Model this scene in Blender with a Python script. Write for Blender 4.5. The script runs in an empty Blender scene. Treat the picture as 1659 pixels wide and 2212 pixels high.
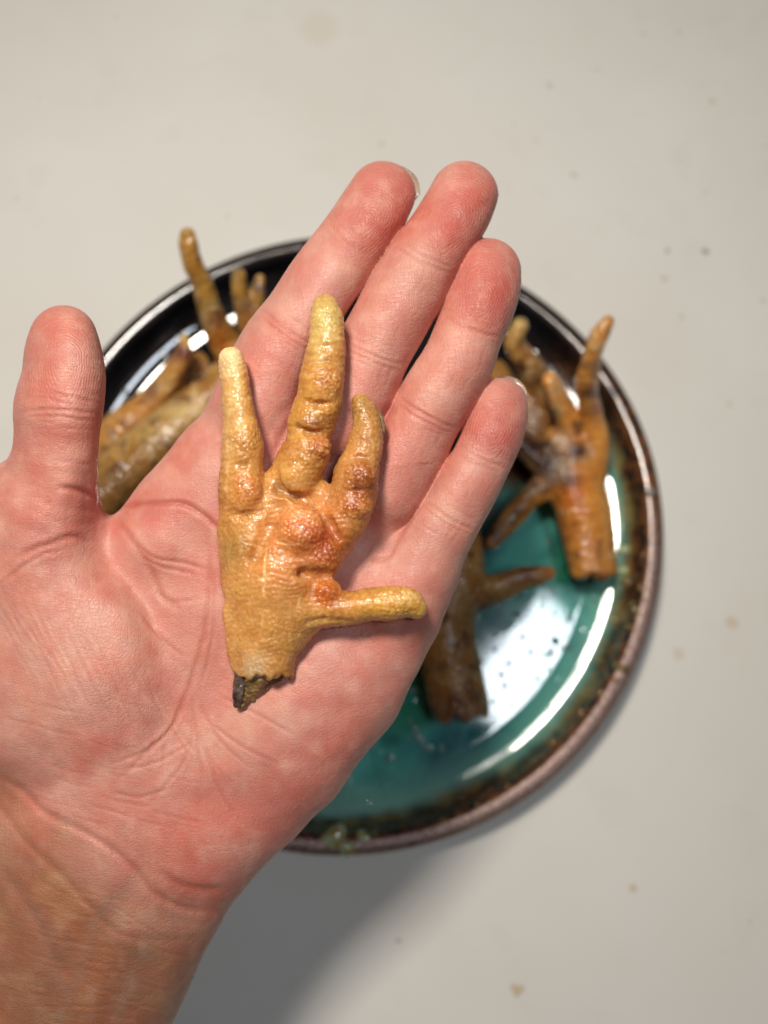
import bpy, math, random
import numpy as np
from mathutils import Vector, Matrix

# ------------------------------------------------------------------ camera, world, lights
S = bpy.context.scene
F = 1597.0                       # focal length in photo pixels (1659 x 2212 photo grid)
CX, CY = 829.5, 1106.0
TILT = math.radians(12.0)
CAM = np.array([13.4, -42.5, 276.6])       # millimetres above the counter
MM = 0.001
cam_d = bpy.data.cameras.new('camera')
cam = bpy.data.objects.new('camera', cam_d)
S.collection.objects.link(cam)
cam.location = CAM * MM
cam.rotation_euler = (TILT, 0, 0)
cam_d.sensor_fit = 'VERTICAL'
cam_d.sensor_height = 36.0
cam_d.lens = F / 2212.0 * 36.0
cam_d.clip_start = 0.005
cam_d.clip_end = 50
cam_d.dof.use_dof = True
cam_d.dof.focus_distance = 0.136
cam_d.dof.aperture_fstop = 9.0
S.camera = cam

w = bpy.data.worlds.new('World'); S.world = w; w.use_nodes = True
w.node_tree.nodes['Background'].inputs[0].default_value = (1.0, 0.96, 0.92, 1)
w.node_tree.nodes['Background'].inputs[1].default_value = 0.02
S.view_settings.view_transform = 'Standard'
S.view_settings.look = 'None'
S.view_settings.exposure = 0.0

def area(name, loc, target, sx, sy, power, col, along):
    l = bpy.data.lights.new(name, 'AREA'); l.shape = 'RECTANGLE'
    l.size = sx; l.size_y = sy; l.energy = power; l.color = col
    o = bpy.data.objects.new(name, l); S.collection.objects.link(o)
    d = Vector(target) - Vector(loc)
    o.location = loc
    z = -d.normalized(); x = Vector(along); x = (x - z * x.dot(z)).normalized(); y = z.cross(x)
    o.rotation_euler = Matrix((x, y, z)).transposed().to_euler()
    return o
area('ceiling_lamp', (-0.085, 0.135, 0.57), (-0.03, 0.03, 0.05), 0.085, 0.075, 2.85, (1.0, 0.92, 0.82), (0.83, 0.55, 0))

def unproj(u, v, d):
    """photo pixel + depth along the axis (mm) -> place in the room (mm)"""
    u = np.asarray(u, float); v = np.asarray(v, float); d = np.asarray(d, float)
    x = (u - CX) / F * d; y = -(v - CY) / F * d; z = -d
    c, s = math.cos(TILT), math.sin(TILT)
    return np.stack([CAM[0] + x, CAM[1] + y * c - z * s, CAM[2] + y * s + z * c], -1)
def depth_at(u, v, z):
    c, s = math.cos(TILT), math.sin(TILT)
    k = -(v - CY) / F * s - c
    return (z - CAM[2]) / k
# window: seen mirrored in the glaze of the plate
_p = unproj(1150, 1462, depth_at(1150, 1462, 5.8)); _r = _p - CAM; _r[2] *= -1; _r /= np.linalg.norm(_r)
_w = (_p + _r * 1500) * MM
area('window_light', tuple(_w), tuple(_p * MM), 0.235, 0.265, 4.5, (0.85, 0.92, 1.0), (0.75, -0.66, 0))

# ------------------------------------------------------------------ helpers
def lin(r, g, b):
    f = lambda c: ((c / 255.0 + 0.055) / 1.055) ** 2.4 if c > 10 else c / 255.0 / 12.92
    return np.array([f(r), f(g), f(b)])

def surface_nets(fld, org, vox):
    """smooth quad surface of fld = 0"""
    s = fld < 0
    nx, ny, nz = fld.shape
    n = np.zeros((nx - 1, ny - 1, nz - 1), np.uint8)
    for i in (0, 1):
        for j in (0, 1):
            for k in (0, 1):
                n += s[i:nx - 1 + i, j:ny - 1 + j, k:nz - 1 + k]
    act = (n > 0) & (n < 8)
    idx = np.argwhere(act)
    vid = np.full(act.shape, -1, np.int32)
    vid[act] = np.arange(len(idx))
    acc = np.zeros((len(idx), 3)); cnt = np.zeros(len(idx))
    cor = [(i, j, k) for i in (0, 1) for j in (0, 1) for k in (0, 1)]
    vals = {c: fld[idx[:, 0] + c[0], idx[:, 1] + c[1], idx[:, 2] + c[2]] for c in cor}
    for a in cor:
        for ax in range(3):
            if a[ax] == 0:
                b = list(a); b[ax] = 1; b = tuple(b)
                va, vb = vals[a], vals[b]
                m = (va < 0) != (vb < 0)
                t = va[m] / (va[m] - vb[m])
                p = np.tile(np.array(a, float), (m.sum(), 1)); p[:, ax] += t
                acc[m] += p; cnt[m] += 1
    V = (idx + acc / cnt[:, None]) * vox + np.asarray(org)
    faces = []
    for ax in range(3):
        o1, o2 = [(1, 2), (2, 0), (0, 1)][ax]
        sl0 = [slice(None)] * 3; sl1 = [slice(None)] * 3
        sl0[ax] = slice(0, -1); sl1[ax] = slice(1, None)
        a = s[tuple(sl0)]; b = s[tuple(sl1)]
        e = np.argwhere(a != b)
        ok = (e[:, o1] > 0) & (e[:, o2] > 0) & (e[:, o1] < fld.shape[o1] - 1) & (e[:, o2] < fld.shape[o2] - 1)
        e = e[ok]
        flip = s[e[:, 0], e[:, 1], e[:, 2]]
        q = []
        for d1, d2 in ((0, 0), (1, 0), (1, 1), (0, 1)):
            c = e.copy(); c[:, o1] -= d1; c[:, o2] -= d2
            q.append(vid[c[:, 0], c[:, 1], c[:, 2]])
        q = np.stack(q, 1)
        q[~flip] = q[~flip][:, ::-1]
        faces.append(q)
    return V, np.concatenate(faces)

class Field:
    """a volume of soft tubes and lumps, in photo pixels across and pixels of height towards the eye"""
    def __init__(s, lo, hi, vox):
        s.lo = np.array(lo, float); s.vox = vox
        s.n = np.ceil((np.array(hi) - s.lo) / vox).astype(int) + 1
        s.f = np.full(s.n, 900.0, np.float32)
    def _sub(s, lo, hi):
        a = np.clip(np.floor((np.array(lo) - s.lo) / s.vox).astype(int), 0, s.n)
        b = np.clip(np.ceil((np.array(hi) - s.lo) / s.vox).astype(int) + 1, 0, s.n)
        ax = [(s.lo[i] + np.arange(a[i], b[i]) * s.vox).astype(np.float32) for i in range(3)]
        return tuple(slice(a[i], b[i]) for i in range(3)), ax[0][:, None, None], ax[1][None, :, None], ax[2][None, None, :]
    def mix(s, sl, d, k, sub=False):
        f = s.f[sl]
        if sub:
            d = -d
            h = np.clip(0.5 - 0.5 * (d - f) / k, 0, 1)
            s.f[sl] = d + (f - d) * h + k * h * (1 - h) if False else np.maximum(f, d) + np.maximum(k - np.abs(f - d), 0) ** 2 / (4 * k)
        else:
            s.f[sl] = np.minimum(f, d) - np.maximum(k - np.abs(f - d), 0) ** 2 / (4 * k)
    def cone(s, a, b, k=8, fh=1.0, sub=False):
        a = np.array(a, float); b = np.array(b, float)
        R = max(a[3], b[3]); pad = R + k + 3 * s.vox + 4
        sl, X, Y, Z = s._sub(np.minimum(a[:3], b[:3]) - pad, np.maximum(a[:3], b[:3]) + pad)
        if min(s.f[sl].shape) == 0: return
        g = 1.0 / fh
        ba = (b - a)[:3].copy(); ba[2] *= g
        x = X - a[0]; y = Y - a[1]; z = (Z - a[2]) * g
        L = max((ba * ba).sum(), 1e-6)
        t = np.clip((x * ba[0] + y * ba[1] + z * ba[2]) / L, 0, 1)
        d = np.sqrt((x - t * ba[0]) ** 2 + (y - t * ba[1]) ** 2 + (z - t * ba[2]) ** 2) - (a[3] + t * (b[3] - a[3]))
        if fh < 1: d = d * (0.5 + 0.5 * fh)
        s.mix(sl, d.astype(np.float32), k, sub)
    def chain(s, nodes, k=8, fh=1.0, k0=None):
        nd = np.array(curve(nodes, 3)) if len(nodes) > 2 else np.array(nodes, float)
        R = nd[:, 3].max(); pad = R + k + 3 * s.vox + 4
        sl, X, Y, Z = s._sub(nd[:, :3].min(0) - pad, nd[:, :3].max(0) + pad)
        best = np.full(s.f[sl].shape, 900.0, np.float32)
        g = 1.0 / fh
        for i in range(len(nd) - 1):
            a, b = nd[i], nd[i + 1]; pd = max(a[3], b[3]) + k + 3 * s.vox + 22
            q = []
            for ax, A in enumerate((X.ravel(), Y.ravel(), Z.ravel())):
                i0 = np.searchsorted(A, min(a[ax], b[ax]) - pd); i1 = np.searchsorted(A, max(a[ax], b[ax]) + pd); q.append(slice(i0, i1))
            x = X[q[0]] - a[0]; y = Y[:, q[1]] - a[1]; z = (Z[:, :, q[2]] - a[2]) * g
            ba = (b - a)[:3].copy(); ba[2] *= g; L = max((ba * ba).sum(), 1e-6)
            t = np.clip((x * ba[0] + y * ba[1] + z * ba[2]) / L, 0, 1)
            d = np.sqrt((x - t * ba[0]) ** 2 + (y - t * ba[1]) ** 2 + (z - t * ba[2]) ** 2) - (a[3] + t * (b[3] - a[3]))
            if fh < 1: d = d * (0.5 + 0.5 * fh)
            best[q[0], q[1], q[2]] = np.minimum(best[q[0], q[1], q[2]], d)
        s.mix(sl, best, k)
    def blob(s, c, r, k=10, ang=0.0, sub=False):
        pad = max(r) + k + 3 * s.vox
        sl, X, Y, Z = s._sub(np.array(c) - pad, np.array(c) + pad)
        if min(s.f[sl].shape) == 0: return
        ca, sa = math.cos(ang), math.sin(ang)
        x = X - c[0]; y = Y - c[1]; z = Z - c[2]
        xr = (x * ca + y * sa); yr = (-x * sa + y * ca)
        k0 = np.sqrt((xr / r[0]) ** 2 + (yr / r[1]) ** 2 + (z / r[2]) ** 2) + 1e-6
        k1 = np.sqrt((xr / r[0] ** 2) ** 2 + (yr / r[1] ** 2) ** 2 + (z / r[2] ** 2) ** 2) + 1e-6
        s.mix(sl, (k0 * (k0 - 1) / k1).astype(np.float32), k, sub)
    def plane(s, x, y, nx, ny, jag=5.0, seed=1.0):
        X = (s.lo[0] + np.arange(s.n[0]) * s.vox)[:, None, None]; Y = (s.lo[1] + np.arange(s.n[1]) * s.vox)[None, :, None]
        Z = (s.lo[2] + np.arange(s.n[2]) * s.vox)[None, None, :]
        t = (X - x) * -ny + (Y - y) * nx
        d = (X - x) * nx + (Y - y) * ny + jag * (np.sin(t * 0.13 + seed) + 0.6 * np.sin(t * 0.31 + 2 * seed + Z * 0.1) + 0.5 * np.sin(Z * 0.17 + seed))
        k = 8.0
        s.f = (np.maximum(s.f, d) + np.maximum(k - np.abs(s.f - d), 0) ** 2 / (4 * k)).astype(np.float32)
    def mesh(s):
        s.f[0] = s.f[-1] = 50; s.f[:, 0] = s.f[:, -1] = 50; s.f[:, :, 0] = s.f[:, :, -1] = 50
        return surface_nets(s.f, s.lo, s.vox)

def vnormals(V, Q):
    n = np.cross(V[Q[:, 2]] - V[Q[:, 0]], V[Q[:, 3]] - V[Q[:, 1]])
    N = np.zeros_like(V)
    for i in range(4):
        for c in range(3):
            N[:, c] += np.bincount(Q[:, i], n[:, c], len(V))
    return N / (np.linalg.norm(N, axis=1)[:, None] + 1e-9)

def smooth(V, Q, n=1, lam=0.5):
    for _ in range(n):
        A = np.zeros_like(V); C = np.zeros(len(V))
        for i in range(4):
            j = Q[:, (i + 1) % 4]; h = Q[:, (i + 3) % 4]
            for c in range(3):
                A[:, c] += np.bincount(Q[:, i], V[j, c] + V[h, c], len(V))
            C += np.bincount(Q[:, i], minlength=len(V)) * 2
        V = V + lam * (A / C[:, None] - V)
    return V

def hash3(i, j, k, s):
    n = (i * 73856093) ^ (j * 19349663) ^ (k * 83492791) ^ (s * 2654435)
    n = (n ^ (n >> 13)) * 1274126177
    return ((n ^ (n >> 16)) & 0xffff) / 65535.0

def worley(P, cell, seed=0):
    """distance to the nearest scattered point and that point's random number, in cells"""
    q = P / cell; b = np.floor(q).astype(np.int64)
    d1 = np.full(len(P), 9.0); d2 = np.full(len(P), 9.0)
    for dx in (-1, 0, 1):
        for dy in (-1, 0, 1):
            for dz in (-1, 0, 1):
                i, j, k = b[:, 0] + dx, b[:, 1] + dy, b[:, 2] + dz
                c = np.stack([i + hash3(i, j, k, seed + 1), j + hash3(i, j, k, seed + 2), k + hash3(i, j, k, seed + 3)], 1)
                d = np.linalg.norm(q - c, axis=1)
                n = d < d1
                d2 = np.where(n, d1, np.minimum(d2, d)); d1 = np.where(n, d, d1)
    return d1, d2

def vnoise(P, cell, seed=0):
    q = P / cell; b = np.floor(q).astype(np.int64); f = q - b; f = f * f * (3 - 2 * f)
    r = 0
    for dx in (0, 1):
        for dy in (0, 1):
            for dz in (0, 1):
                wt = (f[:, 0] if dx else 1 - f[:, 0]) * (f[:, 1] if dy else 1 - f[:, 1]) * (f[:, 2] if dz else 1 - f[:, 2])
                r = r + wt * hash3(b[:, 0] + dx, b[:, 1] + dy, b[:, 2] + dz, seed)
    return r * 2 - 1

def dist_poly(U, W, pts):
    """distance of (U, W) to a polyline, and the fraction along it"""
    best = np.full(len(U), 1e9); along = np.zeros(len(U))
    n = len(pts) - 1
    for i in range(n):
        ax, ay = pts[i][:2]; bx, by = pts[i + 1][:2]
        dx, dy = bx - ax, by - ay
        t = np.clip(((U - ax) * dx + (W - ay) * dy) / (dx * dx + dy * dy + 1e-9), 0, 1)
        d = np.hypot(U - ax - t * dx, W - ay - t * dy)
        m = d < best
        best = np.where(m, d, best); along = np.where(m, (i + t) / n, along)
    return best, along

def curve(pts, m=8):
    """rounded polyline through pts"""
    p = [np.array(q, float) for q in pts]
    p = [2 * p[0] - p[1]] + p + [2 * p[-1] - p[-2]]
    out = []
    for i in range(1, len(p) - 2):
        for t in np.arange(m) / m:
            a, b, c, d = p[i - 1], p[i], p[i + 1], p[i + 2]
            out.append(0.5 * (2 * b + (c - a) * t + (2 * a - 5 * b + 4 * c - d) * t * t + (3 * b - a - 3 * c + d) * t ** 3))
    out.append(p[-2])
    return out

def make_obj(name, W, Q, mat, parent=None, cols=None, attrs=None, origin=None, tris=None):
    """W in mm in the room"""
    me = bpy.data.meshes.new(name)
    org = np.array(origin if origin is not None else [0, 0, 0], float)
    V = (W - org) * MM
    me.vertices.add(len(V)); me.vertices.foreach_set('co', V.astype(np.float32).ravel())
    if isinstance(Q, np.ndarray):
        m, k = Q.shape
        me.loops.add(m * k); me.loops.foreach_set('vertex_index', Q.astype(np.int32).ravel())
        me.polygons.add(m); me.polygons.foreach_set('loop_start', np.arange(0, m * k, k, dtype=np.int32))
        me.polygons.foreach_set('use_smooth', np.ones(m, bool))
    else:
        me.clear_geometry(); me.from_pydata([tuple(v) for v in V], [], Q)
        me.polygons.foreach_set('use_smooth', np.ones(len(me.polygons), bool))
    me.update(calc_edges=True); me.validate()
    if cols is not None:
        a = me.attributes.new('tint', 'FLOAT_COLOR', 'POINT')
        a.data.foreach_set('color', np.concatenate([np.clip(cols, 0, 1), np.ones((len(cols), 1))], 1).astype(np.float32).ravel())
    for k_, v_ in (attrs or {}).items():
        a = me.attributes.new(k_, 'FLOAT', 'POINT'); a.data.foreach_set('value', v_.astype(np.float32))
    me.materials.append(mat)
    o = bpy.data.objects.new(name, me); S.collection.objects.link(o)
    if parent is not None:
        o.parent = parent
        o.location = Vector(org * MM) - parent.location
    else:
        o.location = org * MM
    return o

def tag(o, label=None, cat=None, group=None, kind=None):
    for k, v in (('label', label), ('category', cat), ('group', group), ('kind', kind)):
        if v: o[k] = v
    return o

def to_room(V, d0):
    """volume pixels -> room mm, V[:,2] is height towards the eye in pixels at depth d0"""
    return unproj(V[:, 0], V[:, 1], d0 - V[:, 2] * d0 / F)

# ------------------------------------------------------------------ materials
class NT:
    def __init__(s, name):
        s.m = bpy.data.materials.new(name); s.m.use_nodes = True
        s.t = s.m.node_tree; s.b = s.t.nodes['Principled BSDF']
        s.tc = s.t.nodes.new('ShaderNodeTexCoord')
    def n(s, typ, ins=None, **kw):
        nd = s.t.nodes.new(typ)
        for k, v in kw.items(): setattr(nd, k, v)
        for k, v in (ins or {}).items():
            if hasattr(v, 'is_output') or isinstance(v, bpy.types.NodeSocket): s.t.links.new(v, nd.inputs[k])
            else: nd.inputs[k].default_value = v
        return nd
    def obj(s): return s.tc.outputs['Object']
    def noise(s, scale, detail=3, rough=0.55, vec=None, dist=0.0):
        return s.n('ShaderNodeTexNoise', {'Vector': vec or s.obj(), 'Scale': scale, 'Detail': detail, 'Roughness': rough, 'Distortion': dist}).outputs[0]
    def vor(s, scale, vec=None, feature='F1', out='Distance', rnd=1.0):
        nd = s.n('ShaderNodeTexVoronoi', {'Vector': vec or s.obj(), 'Scale': scale, 'Randomness': rnd}, feature=feature)
        return nd.outputs[out]
    def attr(s, name): return s.n('ShaderNodeAttribute', attribute_name=name)
    def rng(s, x, a, b, c=0.0, d=1.0, smooth=False):
        nd = s.n('ShaderNodeMapRange', {'Value': x, 'From Min': a, 'From Max': b, 'To Min': c, 'To Max': d})
        if smooth: nd.interpolation_type = 'SMOOTHSTEP'
        return nd.outputs[0]
    def math(s, op, a, b=0.0, c=0.0):
        nd = s.n('ShaderNodeMath', operation=op)
        for i, v in enumerate((a, b, c)):
            if isinstance(v, bpy.types.NodeSocket): s.t.links.new(v, nd.inputs[i])
            else: nd.inputs[i].default_value = v
        return nd.outputs[0]
    def mixc(s, f, a, b, mode='MIX'):
        nd = s.n('ShaderNodeMix', data_type='RGBA', blend_type=mode)
        for i, v in ((0, f), (6, a), (7, b)):
            if isinstance(v, bpy.types.NodeSocket): s.t.links.new(v, nd.inputs[i])
            elif i == 0: nd.inputs[0].default_value = v
            else: nd.inputs[i].default_value = (*v[:3], 1)
        return nd.outputs[2]
    def bump(s, h, dist, strength=1.0, prev=None):
        ins = {'Height': h, 'Distance': dist, 'Strength': strength}
        if prev is not None: ins['Normal'] = prev
        return s.n('ShaderNodeBump', ins).outputs[0]
    def set(s, k, v):
        if isinstance(v, bpy.types.NodeSocket): s.t.links.new(v, s.b.inputs[k])
        else: s.b.inputs[k].default_value = v

def mat_skin():
    N = NT('skin')
    tint = N.attr('tint').outputs['Color']
    n1 = N.noise(90, 4, 0.6)
    n2 = N.noise(420, 4, 0.6)
    n3 = N.noise(2600, 2, 0.6)
    c = N.mixc(N.rng(n1, 0.42, 0.66), tint, N.mixc(1.0, tint, (1.03, 0.86, 0.82), 'MULTIPLY'))
    c = N.mixc(N.rng(n2, 0.5, 0.8, 0, 0.6), c, N.mixc(1.0, c, (1.10, 1.18, 1.15), 'MULTIPLY'))
    c = N.mixc(N.rng(n3, 0.55, 0.8, 0, 0.35), c, N.mixc(1.0, c, (0.86, 0.78, 0.76), 'MULTIPLY'))
    N.set('Base Color', c)
    N.set('Subsurface Weight', 0.35)
    N.set('Subsurface Radius', (1.0, 0.36, 0.22)); N.set('Subsurface Scale', 0.0016)
    N.set('IOR', 1.42)
    ridge = N.attr('ridge').outputs['Fac']; ramp = N.attr('ridge_amount').outputs['Fac']
    wob = N.noise(500, 2, 0.5)
    ph = N.math('ADD', N.math('MULTIPLY', ridge, 2 * math.pi), N.math('MULTIPLY', wob, 12.0))
    rs = N.math('MULTIPLY', N.math('SINE', ph), ramp)
    # long fine wrinkles run across the skin: stretched cells
    mp = N.n('ShaderNodeMapping', {'Vector': N.obj(), 'Rotation': (0, 0, 0.95), 'Scale': (1, 3.4, 1)}).outputs[0]
    w1 = N.vor(420, mp, 'DISTANCE_TO_EDGE')
    w1 = N.rng(w1, 0.0, 0.10, 0, 1, True)
    mp2 = N.n('ShaderNodeMapping', {'Vector': N.obj(), 'Rotation': (0, 0, -0.55), 'Scale': (3.0, 1, 1)}).outputs[0]
    w2 = N.rng(N.vor(260, mp2, 'DISTANCE_TO_EDGE'), 0.0, 0.07, 0, 1, True)
    cellb = N.rng(N.vor(2100, None, 'DISTANCE_TO_EDGE'), 0.0, 0.25, 0, 1, True)
    dry = N.attr('dryness').outputs['Fac']
    wr = N.math('MULTIPLY', N.math('ADD', N.math('MULTIPLY', w1, 0.7), N.math('MULTIPLY', w2, 0.6)), dry)
    b = N.bump(rs, 0.000015, 1.0)
    b = N.bump(wr, 0.00010, 0.8, b)
    b = N.bump(cellb, 0.000022, 0.8, b)
    b = N.bump(N.noise(260, 4, 0.6), 0.00022, 0.55, b)
    mp3 = N.n('ShaderNodeMapping', {'Vector': N.obj(), 'Rotation': (0, 0, 0.5), 'Scale': (2.6, 0.5, 1)}).outputs[0]
    b = N.bump(N.noise(900, 4, 0.65, mp3, 0.4), 0.00009, 0.7, b)
    N.set('Normal', b)
    N.set('Roughness', N.rng(N.noise(700, 3), 0.3, 0.75, 0.36, 0.56))
    N.set('Specular IOR Level', 0.5)
    return N.m

def mat_foot(name='dried_foot_skin', scale=1050, k=1.0, gl=(0.22, 0.5), grained=False):
    N = NT(name)
    tint = N.attr('tint').outputs['Color']
    n1 = N.noise(160, 5, 0.65)
    n2 = N.noise(700, 4, 0.65)
    c = N.mixc(N.rng(n1, 0.40, 0.68), N.mixc(1.0, tint, (1.16, 1.16, 1.10), 'MULTIPLY'), N.mixc(1.0, tint, (0.86, 0.70, 0.52), 'MULTIPLY'))
    c = N.mixc(N.rng(n2, 0.52, 0.75, 0, 0.75), c, N.mixc(0.35, N.mixc(1.0, c, (1.3, 1.3, 1.25), 'MULTIPLY'), (0.62, 0.50, 0.30)))
    sc = N.vor(scale)                      # little horny scales
    c = N.mixc(N.math('MULTIPLY', N.rng(sc, 0.15, 0.55, 0.0, 0.45), N.attr('grain').outputs['Fac'] if grained else 1.0), N.mixc(1.0, c, (1.12, 1.14, 1.15), 'MULTIPLY'), N.mixc(1.0, c, (0.80, 0.70, 0.58), 'MULTIPLY'))
    N.set('Base Color', c)
    N.set('Subsurface Weight', 0.85)
    N.set('Subsurface Radius', (1.0, 0.6, 0.25)); N.set('Subsurface Scale', 0.0028)
    N.set('Roughness', N.rng(N.noise(500, 3), 0.35, 0.7, *gl))
    N.set('Specular IOR Level', 0.6); N.set('IOR', 1.5)
    dome = N.rng(sc, 0.0, 0.6, 1, 0, True)
    b = N.bump(dome, 0.0002 * k, N.attr('grain').outputs['Fac'] if grained else 0.9)
    mp = N.n('ShaderNodeMapping', {'Vector': N.obj(), 'Rotation': (0, 0, 0.15), 'Scale': (0.35, 1.6, 1)}).outputs[0]
    b = N.bump(N.noise(650, 4, 0.6, mp, 0.6), 0.00011 * k, 0.7, b)
    b = N.bump(N.noise(2600, 3, 0.6), 0.00003, 0.8, b)
    N.set('Normal', b)
    return N.m

def mat_simple(name, col, rough=0.5, sss=0.0, bumps=0.0, bscale=600, col2=None, trans=0.0, spec=0.5):
    N = NT(name)
    c2 = col2 if col2 is not None else np.array(col) * 0.7
    N.set('Base Color', N.mixc(N.rng(N.noise(bscale * 0.6, 4, 0.6), 0.35, 0.68), col, c2))
    N.set('Roughness', N.rng(N.noise(bscale, 2), 0.3, 0.7, rough * 0.8, rough * 1.2))
    N.set('Specular IOR Level', spec)
    if sss:
        N.set('Subsurface Weight', sss); N.set('Subsurface Radius', (1, 0.7, 0.5)); N.set('Subsurface Scale', 0.001)
    if trans: N.set('Transmission Weight', trans)
    if bumps: N.set('Normal', N.bump(N.noise(bscale, 4, 0.6), bumps, 0.9))
    return N.m

def mat_counter():
    N = NT('counter_laminate')
    base = lin(216, 214, 208)
    c = N.mixc(N.rng(N.noise(9, 3, 0.5), 0.35, 0.7), base, lin(211, 207, 198))
    c = N.mixc(N.rng(N.noise(40, 4, 0.6), 0.55, 0.8, 0, 0.45), c, lin(204, 200, 190))
    sp = N.math('SUBTRACT', N.vor(95), N.rng(N.noise(50, 2), 0.55, 0.75, 0.0, 0.10))
    c = N.mixc(N.rng(sp, -0.03, 0.02, 0.55, 0.0, True), c, lin(168, 150, 122))
    # stains that can be seen in the picture
    wob = N.n('ShaderNodeVectorMath', {0: N.n('ShaderNodeTexNoise', {'Vector': N.obj(), 'Scale': 260.0}).outputs['Color'], 1: (0.004, 0.004, 0)}, operation='MULTIPLY').outputs[0]
    wv = N.n('ShaderNodeVectorMath', {0: N.obj(), 1: wob}, operation='ADD').outputs[0]
    for u, v, r, col, a in STAINS:
        p = unproj(u, v, depth_at(u, v, 0)) * MM + np.array([0.002, 0.002, 0])
        d = N.n('ShaderNodeVectorMath', {0: wv, 1: tuple(p[:2]) + (0.0,)}, operation='DISTANCE').outputs['Value']
        rr = r / 5.9 * MM
        c = N.mixc(N.rng(d, rr * 0.55, rr * 1.15, a, 0.0, True), c, col)
    N.set('Base Color', c)
    N.set('Roughness', N.rng(N.noise(30, 3), 0.3, 0.7, 0.45, 0.6))
    N.set('Specular IOR Level', 0.35)
    N.set('Normal', N.bump(N.noise(1400, 3, 0.6), 0.00006, 0.6))
    return N.m
_st = lin(190, 166, 132); _sd = lin(120, 108, 92)
STAINS = [(1539, 218, 9, _st, .6), (1465, 70, 7, _sd, .35), (1240, 378, 10, _st, .6), (1467, 348, 6, _st, .5), (1524, 543, 8, _sd, .8),
          (1442, 545, 6, _sd, .8), (1434, 602, 10, _st, .55), (1185, 185, 9, _sd, .25), (1110, 265, 6, _sd, .3), (1158, 302, 8, _st, .35),
          (825, 312, 12, _st, .35), (1390, 72, 8, _sd, .2), (1523, 415, 7, _st, .5), (250, 36, 8, _sd, .2), (492, 466, 7, _sd, .3),
          (38, 428, 9, _st, .35), (1574, 872, 8, _st, .45), (1582, 1345, 15, _st, .5), (1466, 1412, 14, _st, .4), (1366, 1918, 9, _st, .7),
          (1118, 2140, 13, _st, .8), (862, 2032, 6, _sd, .5), (1650, 650, 8, _st, .5), (1472, 686, 7, _sd, .25), (690, 60, 60, lin(205, 195, 172), .35),
          (1620, 1990, 5, _sd, .25), (1340, 60, 5, _sd, .2), (85, 210, 7, _st, .25), (1655, 315, 6, _st, .5), (1290, 150, 6, _sd, .2)]

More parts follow.
